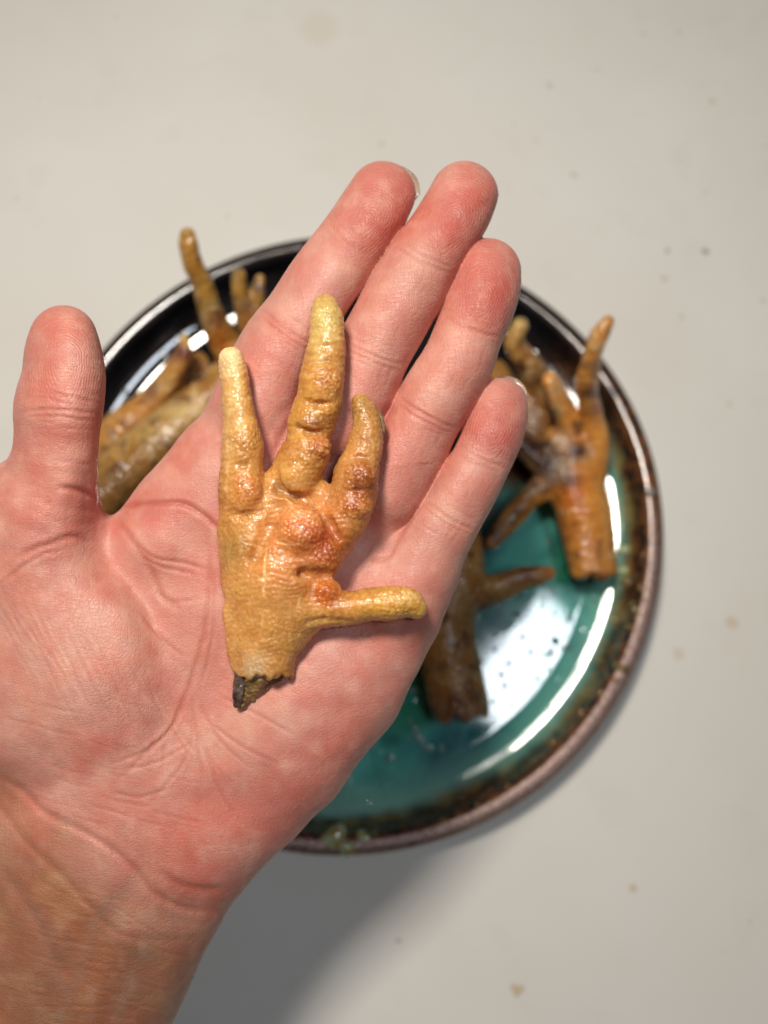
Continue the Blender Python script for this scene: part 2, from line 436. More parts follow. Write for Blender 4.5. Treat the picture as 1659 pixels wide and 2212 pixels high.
def mat_plate():
    """black glaze with a teal pool to the lower right and a brown speckled edge"""
    N = NT('plate_glaze')
    xyz = N.n('ShaderNodeSeparateXYZ', {0: N.obj()})
    X, Y, Z = xyz.outputs
    r = N.math('SQRT', N.math('ADD', N.math('MULTIPLY', X, X), N.math('MULTIPLY', Y, Y)))
    side = N.math('SUBTRACT', N.math('MULTIPLY', X, 0.74), N.math('MULTIPLY', Y, 0.675))       # + to the lower right
    nz = N.math('SUBTRACT', N.noise(28, 5, 0.6), 0.5)
    nf = N.math('SUBTRACT', N.noise(150, 4, 0.6), 0.5)
    wob = N.math('ADD', N.math('MULTIPLY', nz, 0.05), N.math('MULTIPLY', nf, 0.012))
    rin = N.math('ADD', r, N.math('MULTIPLY', wob, 0.2))
    inpool = N.math('MULTIPLY', N.rng(rin, 0.1040, 0.1058, 1, 0, True), N.rng(N.math('ADD', side, wob), 0.030, 0.052, 0, 1, True))
    teal = N.mixc(N.rng(N.noise(22, 4, 0.6, None, 1.2), 0.36, 0.58), lin(20, 100, 104), lin(96, 184, 170))
    teal = N.mixc(N.rng(N.noise(16, 3, 0.5, None, 0.8), 0.50, 0.62), teal, lin(10, 104, 58))
    teal = N.mixc(N.rng(N.noise(31, 3, 0.5), 0.55, 0.72, 0, 0.8), teal, lin(30, 78, 100))
    # the glaze thins to amber and brown towards the wall
    teal = N.mixc(N.rng(rin, 0.086, 0.099, 0, 0.75, True), teal, lin(120, 178, 164))
    edge = N.rng(rin, 0.0990, 0.1045, 0, 1, True)
    teal = N.mixc(N.math('MULTIPLY', edge, 0.9), teal, N.mixc(N.rng(N.noise(120, 4, 0.6), 0.4, 0.62), lin(126, 104, 50), lin(52, 34, 20)))
    brown = N.mixc(N.rng(N.noise(260, 4, 0.7), 0.4, 0.65), lin(34, 22, 16), lin(124, 76, 42))
    black = N.mixc(N.rng(N.noise(40, 3), 0.4, 0.7), lin(16, 16, 19), lin(30, 30, 34))
    warm = N.rng(N.math('ADD', side, N.math('MULTIPLY', nz, 0.06)), 0.0, 0.06, 0, 1, True)
    wall = N.mixc(warm, black, brown)
    # pale crystals caught in the brown glaze
    cv = N.vor(190)
    cr = N.math('MULTIPLY', N.math('MULTIPLY', N.rng(cv, 0.14, 0.24, 1, 0, True), warm),
                N.math('MULTIPLY', N.rng(r, 0.104, 0.105, 0, 1), N.rng(N.noise(48, 2), 0.50, 0.58, 0, 1)))
    wall = N.mixc(cr, wall, lin(150, 160, 96))
    c = N.mixc(inpool, wall, teal)
    spots = N.rng(N.vor(75, None), 0.10, 0.17, 1, 0, True)
    spots = N.math('MULTIPLY', spots, N.rng(N.noise(24, 2), 0.5, 0.6, 0, 1))
    c = N.mixc(N.math('MULTIPLY', spots, 0.5), c, lin(110, 130, 120))
    low = N.math('SUBTRACT', N.math('MULTIPLY', X, 0.35), N.math('MULTIPLY', Y, 0.94))
    rimk = N.math('MULTIPLY', N.rng(r, 0.1060, 0.1078, 0, 1, True), N.rng(low, 0.015, 0.085, 0.12, 1, True))
    spk = N.rng(N.noise(1500, 3, 0.8), 0.42, 0.62)
    c = N.mixc(rimk, c, N.mixc(spk, lin(70, 48, 42), lin(188, 158, 146)))
    N.set('Base Color', c)
    N.set('Metallic', N.math('MULTIPLY', rimk, 0.5))
    rough = N.math('ADD', N.rng(N.noise(60, 3), 0.3, 0.7, 0.03, 0.09), N.math('MULTIPLY', rimk, 0.32))
    N.set('Roughness', N.math('ADD', rough, N.math('MULTIPLY', spots, 0.4)))
    N.set('Specular IOR Level', 0.75)
    b = N.bump(N.noise(38, 2, 0.5), 0.00035, 0.4)
    b = N.bump(N.rng(N.vor(240), 0.05, 0.22, 1, 0, True), 0.0003, N.rng(N.noise(22, 2), 0.50, 0.62, 0.0, 0.9), b)
    b = N.bump(N.noise(900, 3, 0.8), 0.00025, N.math('MULTIPLY', rimk, 0.9), b)
    N.set('Normal', b)
    return N.m

# ------------------------------------------------------------------ setting
def counter():
    xs = np.array([-900, 900.]); V = np.array([[x, y, 0] for y in (-700, 1000) for x in (-900, 900)] + [[x, y, -30] for y in (-700, 1000) for x in (-900, 900)], float)
    Q = [(0, 1, 3, 2), (4, 6, 7, 5), (0, 4, 5, 1), (1, 5, 7, 3), (3, 7, 6, 2), (2, 6, 4, 0)]
    o = make_obj('countertop', V, Q, mat_counter())
    for p in o.data.polygons: p.use_smooth = False
    tag(o, kind='structure')
counter()

def plate():
    prof = [(0.01, 3.0), (70, 3.0), (72, 0.6), (76, 0.6), (78, 3.2), (98, 4.2), (106, 8), (110.5, 13), (112.2, 16.2), (112.6, 17.6), (111.6, 18.8), (109.5, 19.3),
            (107.4, 18.9), (106.0, 17.2), (105.2, 14.2), (104.2, 11.4), (102.4, 9.2), (100.2, 8.0), (98, 7.3), (95.5, 6.7), (91, 6.1), (84, 6.0), (60, 5.8), (30, 5.7), (0.01, 5.7)]
    pr = curve(prof, 5); n = 220
    V = []
    for i, (r, z) in enumerate(pr):
        a = np.arange(n) * 2 * math.pi / n
        k = r / 110.0
        rr = r * (1 + 0.004 * k * np.sin(2 * a + 0.7) + 0.002 * k * np.sin(5 * a))
        zz = z + k ** 3 * 0.5 * np.sin(3 * a + 1.0)
        V.append(np.stack([rr * np.cos(a), rr * np.sin(a), zz if z > 4 else np.full(n, z)], 1))
    m = len(pr)
    Q = []
    i, j = np.meshgrid(np.arange(m - 1), np.arange(n), indexing='ij')
    a = i * n + j; b = i * n + (j + 1) % n
    Q = np.stack([a, b, b + n, a + n], -1).reshape(-1, 4)
    o = make_obj('plate', np.concatenate(V), Q, mat_plate(), origin=None)
    o.location = (0, 0.0101, 0)
    tag(o, 'round black ceramic plate with teal glaze pool and speckled brown rim', 'plate')
    return o
the_plate = plate()

def plate_beads():
    """drops and crystals of glaze that stand on the wall and the floor of the plate"""
    N = NT('glaze_bead')
    N.set('Base Color', N.mixc(N.rng(N.noise(400, 2), 0.4, 0.6), lin(168, 186, 150), lin(150, 130, 70)))
    N.set('Roughness', 0.08); N.set('Subsurface Weight', 0.3); N.set('Subsurface Radius', (1, 1, 0.8)); N.set('Subsurface Scale', 0.001)
    M2 = NT('amber_bead'); M2.set('Base Color', M2.mixc(M2.rng(M2.noise(500), 0.4, 0.6), lin(120, 96, 50), lin(80, 52, 28))); M2.set('Roughness', 0.08)
    M3 = NT('clear_bead'); M3.set('Base Color', M3.mixc(M3.rng(M3.noise(300), 0.4, 0.6), lin(84, 128, 124), lin(120, 140, 132))); M3.set('Roughness', 0.06)
    rr = [98, 100.2, 102.4, 104.2, 105.2, 106.0, 107.4, 109.5, 111.6]; zz = [7.3, 8.0, 9.2, 11.4, 14.2, 17.2, 18.9, 19.3, 18.8]
    rnd = random.Random(11)
    L = [(720, 1812, 26, 0), (748, 1830, 17, 0), (786, 1813, 16, 0), (870, 1788, 9, 1), (904, 1782, 8, 1), (958, 1774, 10, 1), (1199, 1606, 13, 1), (1261, 1544, 12, 1), (1346, 1445, 11, 1),
         (1375, 1317, 13, 1), (1366, 1354, 10, 1), (1327, 1340, 12, 1), (1351, 1232, 13, 0), (1352, 1186, 13, 0), (1362, 1256, 14, 1), (1385, 1270, 9, 1), (1392, 1200, 8, 1), (1030, 1742, 8, 1),
         (1100, 1700, 9, 1), (1300, 1500, 8, 1), (1330, 1470, 7, 1), (896, 1578, 10, 2), (903, 1592, 9, 2), (924, 1615, 10, 2), (954, 1615, 9, 2), (842, 1638, 10, 2), (893, 1490, 9, 2), (1230, 1334, 8, 2),
         (1284, 1297, 7, 2), (888, 1560, 6, 2), (912, 1602, 7, 2), (1115, 1330, 9, 2), (1240, 1296, 6, 2), (1200, 1385, 10, 2), (1225, 1400, 9, 2), (1190, 1410, 8, 2)]
    for u, v, r, k in L:
        z = 6.0
        for _ in range(6):
            p = unproj(u, v, depth_at(u, v, z)); q = math.hypot(p[0], p[1] - 10.1); z = 6.0 if q < 90 else float(np.interp(q, [90, 95] + rr, [6.2, 7.5] + zz))
        R_ = r / 5.95
        bm_v = []; fc = []
        nA, nB = 12, 5
        sq = rnd.uniform(0.35, 0.55) if k != 2 else 0.22; el = rnd.uniform(0.7, 1.4); R_ *= rnd.uniform(0.65, 1.1) if k == 1 else 1; ph = rnd.uniform(0, 6)
        for j in range(nB):
            a = math.pi / 2 * j / nB
            for i in range(nA):
                th = 2 * math.pi * i / nA
                w_ = 1 + 0.18 * math.sin(2 * th + ph) + (0.14 * math.sin(3 * th + ph * 2) if k != 2 else 0)
                bm_v.append((p[0] + R_ * el * math.cos(a) * math.cos(th) * w_, p[1] + R_ / el * math.cos(a) * math.sin(th) * w_, z - 0.4 + R_ * sq * math.sin(a) + (0.3 if j else -1.5)))
        bm_v.append((p[0], p[1], z + R_ * sq))
        for j in range(nB - 1):
            for i in range(nA): fc.append((j * nA + i, j * nA + (i + 1) % nA, (j + 1) * nA + (i + 1) % nA, (j + 1) * nA + i))
        for i in range(nA): fc.append(((nB - 1) * nA + i, (nB - 1) * nA + (i + 1) % nA, nB * nA))
        V = np.array(bm_v)
        make_obj('glaze_bead', V, fc, (N.m, M2.m, M3.m)[k], parent=the_plate, origin=V.mean(0))
plate_beads()


# ------------------------------------------------------------------ the hand
D_HAND = 147.0
# finger chains: u, v, height, radius, from the tip to the palm
INDEX = [(826, 419, -34, 72), (805, 455, -26, 75), (765, 512, -14, 74), (722, 575, -2, 79), (690, 620, 4, 80), (648, 684, 6, 80), (606, 745, 4, 86), (572, 815, 0, 90), (545, 880, 0, 92)]
MIDDLE = [(1003, 420, -22, 73), (985, 458, -14, 76), (950, 512, -2, 76), (912, 565, 8, 78), (878, 628, 12, 83), (838, 700, 12, 83), (800, 770, 8, 83), (768, 840, 2, 88), (730, 920, 0, 90)]
RING = [(1054, 586, -16, 72), (1050, 618, -8, 75), (1033, 668, 0, 77), (1010, 725, 8, 75), (988, 785, 12, 78), (948, 850, 12, 80), (912, 915, 8, 79), (878, 980, 2, 84), (830, 1060, 0, 86)]
PINKY = [(1080, 876, -10, 60), (1076, 905, -4, 64), (1062, 945, 2, 66), (1040, 995, 6, 65), (1010, 1050, 10, 69), (978, 1108, 8, 69), (944, 1165, 4, 73), (905, 1230, 0, 78), (860, 1310, 0, 90)]
THUMB = [(136, 734, 50, 75), (136, 768, 55, 85), (137, 820, 58, 92), (126, 880, 58, 98), (122, 940, 54, 93), (116, 1000, 46, 96), (98, 1070, 24, 114), (60, 1160, -18, 158), (70, 1260, -40, 170)]

def build_hand():
    vox = 3.6
    F_ = Field((-300, 325, -430), (1175, 2420, 190), vox)
    # palm: overlapping metacarpal tubes, flattened
    W0 = (235, 1830, -40, 205)
    F_.cone(W0, (500, 1010, -16, 120), 60, 0.62)
    F_.cone(W0, (640, 1010, -18, 120), 60, 0.62)
    F_.cone((330, 1800, -40, 150), (745, 1150, -20, 118), 60, 0.62)
    F_.cone((330, 1790, -35, 160), (792, 1290, -22, 128), 60, 0.66)
    F_.cone((400, 1730, -30, 150), (720, 1480, -22, 140), 60, 0.7)       # hypothenar side
    F_.cone((390, 1100, -20, 92), (560, 960, -18, 110), 50, 0.7)
    F_.cone((330, 1160, -10, 82), (470, 1060, -14, 90), 60, 0.75)
    F_.cone((250, 1260, -20, 120), (420, 1250, -30, 120), 50, 0.6)
    F_.cone((905, 1240, 0, 80), (846, 1352, -10, 86), 30, 0.85)
    F_.cone((846, 1352, -10, 86), (812, 1412, -14, 90), 30, 0.85)
    F_.cone((812, 1412, -14, 90), (762, 1492, -16, 94), 30, 0.85)
    F_.cone((762, 1492, -16, 94), (642, 1656, -20, 94), 40, 0.85)
    F_.cone((642, 1656, -20, 94), (560, 1738, -28, 94), 40, 0.85)
    F_.cone((560, 1738, -28, 94), (448, 1850, -40, 98), 40, 0.85)
    F_.cone((430, 1790, -35, 135), (372, 1920, -50, 122), 40, 0.8)
    # thumb ball
    F_.cone((60, 1190, 0, 165), (120, 1480, -12, 215), 50, 0.62)
    F_.cone((120, 1480, -12, 215), (225, 1640, -20, 190), 60, 0.62)
    F_.cone((-60, 1250, -30, 120), (60, 1560, -40, 140), 60, 0.8)
    # forearm
    F_.cone(W0, (170, 2000, -84, 245), 60, 0.60)
    F_.cone((185, 1960, -76, 258), (-10, 2480, -230, 270), 60, 0.62)
    F_.cone((60, 1800, -60, 150), (-60, 2300, -150, 200), 60, 0.7)
    # soft mounds on the palm
    F_.blob((170, 1430, 55), (170, 240, 95), 40, ang=-0.5)
    F_.blob((640, 1560, 20), (130, 210, 85), 60, ang=0.62)
    F_.blob((330, 1180, 10), (75, 60, 62), 40)
    F_.blob((420, 1840, 5), (150, 85, 70), 60, ang=-0.5)
    thenar = (230, 1560)
    # fingers, each apart from its neighbour
    G = Field((-300, 325, -430), (1175, 2420, 190), vox)
    G.chain(THUMB, 26, k0=10)
    for fg in (INDEX, MIDDLE, RING, PINKY):
        H = Field((-300, 325, -430), (1175, 2420, 190), vox) if False else None
        G.chain(fg, 5)
    F_.f = np.minimum(F_.f, G.f) - np.maximum(34 - np.abs(F_.f - G.f), 0) ** 2 / (4 * 34)
    del G
    for p in ([(955, 1015), (922, 1068), (884, 1125), (852, 1180)],):
        for i in range(3): F_.cone((*p[i], 76 - i * 4, 4), (*p[i + 1], 72 - i * 4, 4), 16, 1.0, True)
    V, Q = F_.mesh(); del F_
    V = smooth(V, Q, 2)
    N = vnormals(V, Q)
    U, Wv, H = V[:, 0], V[:, 1], V[:, 2]
    up = np.clip((N[:, 2] - 0.18) * 2.2, 0, 1)
    dis = np.zeros(len(V)); red = np.zeros(len(V)); dry = np.full(len(V), 0.5)
    def crease(pts, depth, wd, redk=0.5, taper=True, side=0.0):
        nonlocal dis, red
        depth = depth * 0.58
        c = curve(pts, 4)
        a = np.array(c); lo = a.min(0) - 5 * wd; hi = a.max(0) + 5 * wd
        m = (U > lo[0]) & (U < hi[0]) & (Wv > lo[1]) & (Wv < hi[1]) & (H > -90)
        if not m.any(): return
        wob = vnoise(V[m], 26, 5) * 2.2 + vnoise(V[m], 11, 8) * 1.0
        d, t = dist_poly(U[m] + wob, Wv[m] + wob, c)
        tp = np.clip(np.minimum(t, 1 - t) * 5, 0, 1) ** 0.7 if taper else 1.0
        g = np.exp(-(d / wd) ** 2) * tp
        dis[m] -= depth * g
        dis[m] += 0.28 * depth * np.exp(-((d - wd * 2.0) / (wd * 1.2)) ** 2) * tp
        red[m] = np.maximum(red[m], redk * np.exp(-(d / (wd * 1.2)) ** 2) * tp)
    rnd = random.Random(4)
    def joint(fg, i, t, n=2, depth=4.2, bow=7, w_=1.0):
        a = np.array(fg[i], float); b = np.array(fg[i + 1], float); c = a + (b - a) * t
        ax = (b - a)[:2]; ax /= np.linalg.norm(ax); pp = np.array([-ax[1], ax[0]])
        r = c[3] * w_
        for k in range(n):
            off = (k - (n - 1) / 2) * 12 + rnd.uniform(-2, 2)
            l0 = -r * rnd.uniform(0.72, 0.95); l1 = r * rnd.uniform(0.72, 0.95)
            tl = rnd.uniform(-4, 4)
            pts = [c[:2] + ax * (off + bow * (1 - (s / r) ** 2) + tl * s / r) + pp * s for s in np.linspace(l0, l1, 5)]
            crease(pts, 0.62 * depth * (1.0 if k == 0 else 0.6), 3.9, 0.4)
        for k in range(5):      # faint short lines beside the main ones
            off = rnd.uniform(-26, 26); s0 = rnd.uniform(-r * .7, r * .3); s1 = s0 + rnd.uniform(20, 60)
            pts = [c[:2] + ax * (off + rnd.uniform(-2, 2)) + pp * s for s in np.linspace(s0, s1, 3)]
            crease(pts, 1.3, 3.4, 0.12)
    joint(INDEX, 2, .1, 1); joint(INDEX, 5, .5, 2)
    joint(MIDDLE, 3, -.2, 2); joint(MIDDLE, 6, -.05, 2)
    joint(RING, 2, .6, 1); joint(RING, 5, .7, 2)
    joint(PINKY, 2, .9, 2); joint(PINKY, 5, .2, 2)
    joint(THUMB, 2, .6, 1, 3.5, -4); joint(THUMB, 3, .35, 2, 5.5, -8)
    crease([(118, 1052), (160, 1058), (205, 1072), (222, 1092)], 6, 7, .7)
    crease([(30, 1208), (70, 1190), (120, 1170), (160, 1160), (200, 1175)], 4, 7, .5)
    crease([(0, 1262), (40, 1230), (90, 1200), (130, 1190)], 3, 5, .4)
    crease([(900, 1100), (885, 1125), (848, 1188)], 3, 6, .6, False)
    crease([(848, 1188), (835, 1205), (800, 1215)], 4, 5, .4)
    crease([(850, 870), (832, 900), (826, 925)], 4, 8, .5)
    crease([(640, 900), (612, 940), (590, 985)], 5, 9, .5)
    # palm lines
    crease([(236, 1104), (279, 1092), (333, 1090), (387, 1086), (432, 1107), (470, 1140), (500, 1170)], 6.5, 6, .7, True)
    crease([(240, 1108), (262, 1135), (292, 1175), (328, 1233), (352, 1290), (391, 1316)], 5, 7, .5)
    crease([(300, 1180), (335, 1205), (400, 1216), (450, 1232)], 3, 4, .4)
    crease([(310, 1205), (350, 1225), (420, 1240)], 3, 4, .3)
    crease([(452, 1190), (450, 1238), (446, 1328), (432, 1409), (405, 1490), (369, 1575), (310, 1633), (240, 1698)], 3.2, 5, .45)
    crease([(455, 1215), (462, 1300), (455, 1400), (430, 1500)], 2.5, 4, .3)
    for p in ([(415, 1500), (425, 1600), (440, 1700)], [(430, 1520), (475, 1600), (540, 1660)], [(395, 1530), (360, 1600), (345, 1690)],
              [(420, 1540), (400, 1640), (330, 1730)], [(450, 1560), (520, 1610), (610, 1655)], [(470, 1500), (560, 1545), (640, 1590)],
              [(380, 1560), (320, 1620), (230, 1650)], [(440, 1600), (470, 1700), (520, 1780)], [(260, 1660), (330, 1650), (420, 1600)],
              [(240, 1712), (300, 1720), (380, 1700)], [(330, 1280), (380, 1300), (440, 1290)], [(300, 1320), (350, 1380), (400, 1420)]):
        crease(p, 2.2, 4, .3)
    # thumb ball fans of fine folds
    for k in range(26):
        u0 = 20 + k * 15 + rnd.uniform(-6, 6); v0 = 1240 + k * 9 + rnd.uniform(-20, 20)
        L = rnd.uniform(120, 300); an = rnd.uniform(0.95, 1.2)
        pts = [(u0 - 60 + math.cos(an) * L * t, v0 + math.sin(an) * L * t + 14 * math.sin(t * 3)) for t in (0, .35, .7, 1)]
        crease(pts, rnd.uniform(0.8, 1.7), 3.4, 0.12)
    for k in range(22):
        u0 = rnd.uniform(-10, 330); v0 = rnd.uniform(1500, 1760); L = rnd.uniform(60, 160)
        pts = [(u0 + L * t, v0 + (14 - 18 * t) * t * rnd.uniform(.5, 1.5) + L * 0.28 * t) for t in (0, .5, 1)]
        crease(pts, rnd.uniform(0.8, 1.8), 3.4, 0.12)
    # wrist folds
    crease([(-30, 1660), (20, 1690), (50, 1708), (100, 1758), (175, 1793), (240, 1833), (285, 1873), (325, 1923), (375, 1953), (425, 1966), (485, 1962)], 5.5, 8, .3)
    crease([(-20, 1735), (10, 1758), (50, 1813), (125, 1883), (200, 1963), (250, 2013), (325, 2030), (450, 2026)], 4, 9, .15)
    crease([(340, 1880), (390, 1910), (440, 1922), (500, 1916)], 5, 9, .5)
    crease([(-20, 1860), (40, 1930), (90, 2010), (130, 2090), (190, 2120)], 6, 16, .2)
    for k in range(70):
        u0 = rnd.uniform(-40, 300); v0 = rnd.uniform(1880, 2230); L = rnd.uniform(60, 170)
        an = 0.55 + rnd.uniform(-.2, .2) - (v0 - 1880) * 0.001
        pts = [(u0 + math.cos(an) * L * t, v0 + math.sin(an) * L * t - 16 * t * t) for t in (0, .5, 1)]
        crease(pts, rnd.uniform(0.5, 1.4), 3.6, 0.08)
    for k in range(50):         # faint lengthwise and crosswise lines on the fingers
        fg = rnd.choice([INDEX, MIDDLE, RING, PINKY]); i = rnd.randrange(1, 7); a, b = np.array(fg[i], float), np.array(fg[i + 1], float)
        ax = (b - a)[:2]; ax /= np.linalg.norm(ax); pp = np.array([-ax[1], ax[0]])
        if rnd.random() < 0.2: ax, pp = pp, ax
        c = a[:2] + pp * rnd.uniform(-.7, .7) * a[3]; L = rnd.uniform(30, 80)
        crease([c, c + ax * L * .5 + pp * rnd.uniform(-3, 3), c + ax * L], rnd.uniform(.5, 1.2), 3.2, .05)
    # low, broad unevenness of the flesh, and tendons of the wrist
    dis += vnoise(V, 70, 21) * 3.0 * (Wv > 1000) + vnoise(V, 32, 22) * 1.1
    for p, hgt, wd in (([(330, 1960), (230, 2100), (150, 2300)], 5, 34), ([(250, 1900), (130, 2020), (60, 2200)], 4, 30), ([(70, 1790), (100, 1900), (110, 2040)], 4, 34)):
        d, t = dist_poly(U, Wv, curve(p, 5)); dis += hgt * np.exp(-(d / wd) ** 2)
    V = V + N * (dis * up)[:, None]
    # ridges of the finger prints and the palm, as a phase that runs across the skin
    ridge = np.zeros(len(V)); wgt = np.full(len(V), 1e9)
    amt = np.full(len(V), 0.35)
    for fg in (INDEX, MIDDLE, RING, PINKY, THUMB):
        tip = np.array(fg[1]); ax = np.array(fg[0][:2], float) - np.array(fg[3][:2], float); ax = ax / np.linalg.norm(ax); pp = np.array([-ax[1], ax[0]])
        d, t = dist_poly(U, Wv, [q[:2] for q in fg])
        c = tip[:2] - ax * 12
        x = (U - c[0]) * pp[0] + (Wv - c[1]) * pp[1]; y = (U - c[0]) * ax[0] + (Wv - c[1]) * ax[1]
        rr = np.hypot(x, np.where(y > 0, y * 0.85, y * 0.45))
        m = (d < wgt) & (d < 110)
        ridge[m] = (rr / 5.2)[m]
        nearer = np.clip(1 - (-y - 60) / 60, 0.25, 1)
        amt[m] = nearer[m]
        wgt = np.where(m, d, wgt)
    m = wgt > 1e8
    ridge[m] = (np.hypot(U - 900, Wv - 1900) / 7.5)[m]
    arm = np.clip((Wv - 1700 - 0.25 * U + 60) / 90, 0, 1)
    amt *= (1 - arm)
    # skin colours; the forearm tone is darkened to stand for shade
    pink = lin(200, 142, 126); redc = lin(184, 92, 82); pale = lin(218, 176, 158); tan_shaded = lin(140, 100, 72); crs = lin(170, 88, 70)
    C = np.tile(pink, (len(V), 1))
    def blend(col, k):
        nonlocal C
        k = np.clip(k, 0, 1)[:, None]; C = C * (1 - k) + col * k
    P2 = np.stack([U, Wv], 1)
    def spot(u, v, ru, rv=None, ang=0.0):
        rv = rv or ru; ca, sa = math.cos(ang), math.sin(ang)
        x = (U - u) * ca + (Wv - v) * sa; y = -(U - u) * sa + (Wv - v) * ca
        return np.exp(-(x / ru) ** 2 - (y / rv) ** 2)
    n1 = vnoise(V, 95, 31); n2 = vnoise(V, 45, 32); n3 = vnoise(V, 22, 33)
    blend(redc, 0.22 + 0.14 * n1)
    blend(pale, np.clip(n2, 0, 1) * 0.35)
    for u, v, r in ((845, 430, 80), (1020, 440, 85), (1065, 630, 85), (1070, 930, 75), (800, 500, 60), (1060, 960, 55), (1040, 640, 60), (985, 500, 60)):
        blend(redc, 0.7 * spot(u, v, r))
    for fg, ii in ((INDEX, (3, 5)), (MIDDLE, (3, 6)), (RING, (3, 5)), (PINKY, (3, 5))):
        for i in ii: blend(pale, 0.40 * spot(fg[i][0], fg[i][1], 62, 30, math.atan2(fg[i+1][0]-fg[i][0], -(fg[i+1][1]-fg[i][1]))))
    for u, v, ru, rv, k in ((130, 740, 110, 110, .5), (120, 960, 120, 90, .35), (170, 1120, 150, 60, .55), (330, 1110, 100, 40, .5), (600, 800, 100, 70, .35),
                            (420, 1330, 60, 120, .25), (700, 1620, 120, 110, .35), (600, 1750, 160, 90, .5), (420, 1830, 170, 90, .5), (880, 1380, 60, 120, .3),
                            (280, 1480, 90, 110, .3), (200, 1600, 200, 60, .3), (770, 1000, 80, 120, .25), (420, 1940, 110, 40, .5)):
        blend(redc, 0.75 * k * spot(u, v, ru, rv))
    for u, v, ru, rv, k in ((150, 1400, 130, 120, .40), (110, 1560, 100, 80, .35), (330, 1210, 60, 60, .35), (430, 1600, 80, 60, .45), (760, 1200, 60, 60, .45), (560, 1560, 90, 60, .4), (150, 1000, 60, 50, .3)):
        blend(pale, k * spot(u, v, ru, rv))
    edge = np.clip((Wv - (1690 + 0.55 * np.clip(U, 0, 500)) + 70 * n1 + 20 * n2) / 260 + 0.25, 0, 1)
    blend(tan_shaded, 0.8 * edge)  # tanner wrist and forearm skin, with the arm's shade painted in
    blend(lin(168, 106, 74), 0.5 * edge * np.clip(n1 + 0.2, 0, 1))
    blend(lin(172, 130, 92), 0.5 * edge * np.clip(n2, 0, 1))
    blend(lin(150, 104, 70), 0.35 * np.clip((1720 - np.abs(Wv - 1700) - 1640) / 80, 0, 1) * np.clip((140 - U) / 140, 0, 1))
    mo = 0.45 * vnoise(V, 15, 91) + 0.9 * vnoise(V, 36, 92) + 0.3 * vnoise(V, 8, 93)
    blend(lin(236, 196, 178), np.clip(mo, 0, 1) * 0.18 * (1 - edge))
    blend(lin(186, 96, 96), np.clip(-mo, 0, 1) * 0.22 * (1 - edge))
    for p in ([(120, 2212), (180, 2080), (210, 1980), (300, 1880)], [(20, 1900), (90, 2000), (130, 2120)], [(250, 2200), (310, 2060), (380, 1980)]):
        d, t = dist_poly(U, Wv, curve(p, 5)); blend(lin(150, 128, 112), 0.28 * np.exp(-(d / 13) ** 2))
    blend(crs, red * 0.75)
    # fine whitish and reddish mottling
    blend(pale, np.clip(n3, 0, 1) * 0.15)
    dry = 0.3 + 0.25 * arm + 0.22 * spot(150, 1420, 230, 260) + 0.15 * n2
    dry = np.where(wgt < 1e8, 0.42 + 0.2 * n2, dry)
    Wm = to_room(V, D_HAND)
    o = make_obj('person', Wm, Q, mat_skin(), cols=C, attrs={'ridge': ridge, 'ridge_amount': amt, 'dryness': dry}, origin=Wm.mean(0))
    tag(o, 'left hand held out palm up, fingers together, with a dried chicken foot on it', 'person')
    return o
hand = build_hand()

def nail(fg, shift, w_, out, mat, hgt):
    """a curved plate on the far side of the finger tip, its free edge past the tip; shift = towards its visible side"""
    a = np.array(fg[0], float); b = np.array(fg[2], float)
    ax = (a - b)[:2]; ax /= np.linalg.norm(ax); pp = np.array([-ax[1], ax[0]])
    r = a[3]; nA, nB = 17, 13
    V = []
    for side in (0, 1):
        for j in range(nB):
            t = j / (nB - 1)
            for i in range(nA):
                s = i / (nA - 1) * 2 - 1
                along = -r * 0.9 + (r * 1.9 + out) * t - (abs(s) ** 2.6) * (r * 0.42) * t ** 2
                wd = w_ * (1 - 0.12 * (1 - t))
                p = a[:2] + ax * along + pp * (s * wd + shift)
                h = a[2] + hgt - (1 - s * s) * 16 - 5 * math.sin(t * 2.4) - side * 4.5
                V.append((p[0], p[1], h))
    V = np.array(V)
    fc = []
    n0 = nA * nB
    for j in range(nB - 1):
        for i in range(nA - 1):
            q = j * nA + i
            fc.append((q, q + 1, q + nA + 1, q + nA)); fc.append((n0 + q, n0 + q + nA, n0 + q + nA + 1, n0 + q + 1))
    rim = [i for i in range(nA)] + [j * nA + nA - 1 for j in range(1, nB)] + [(nB - 1) * nA + i for i in range(nA - 2, -1, -1)] + [j * nA for j in range(nB - 2, 0, -1)]
    for k in range(len(rim)):
        p, q = rim[k], rim[(k + 1) % len(rim)]
        fc.append((p, n0 + p, n0 + q, q))
    W_ = to_room(V, D_HAND)
    return make_obj('fingernail', W_, fc, mat, parent=hand, origin=W_.mean(0))
NAIL = mat_simple('nail', lin(188, 160, 140), 0.25, 0.5, 0.00003, 900, lin(204, 182, 160), trans=0.45)
nail(INDEX, 18, 50, 3, NAIL, -34)
nail(MIDDLE, 16, 50, -8, NAIL, -36)
nail(RING, 0, 48, -4, NAIL, -40)
nail(PINKY, 9, 42, 6, NAIL, -26)

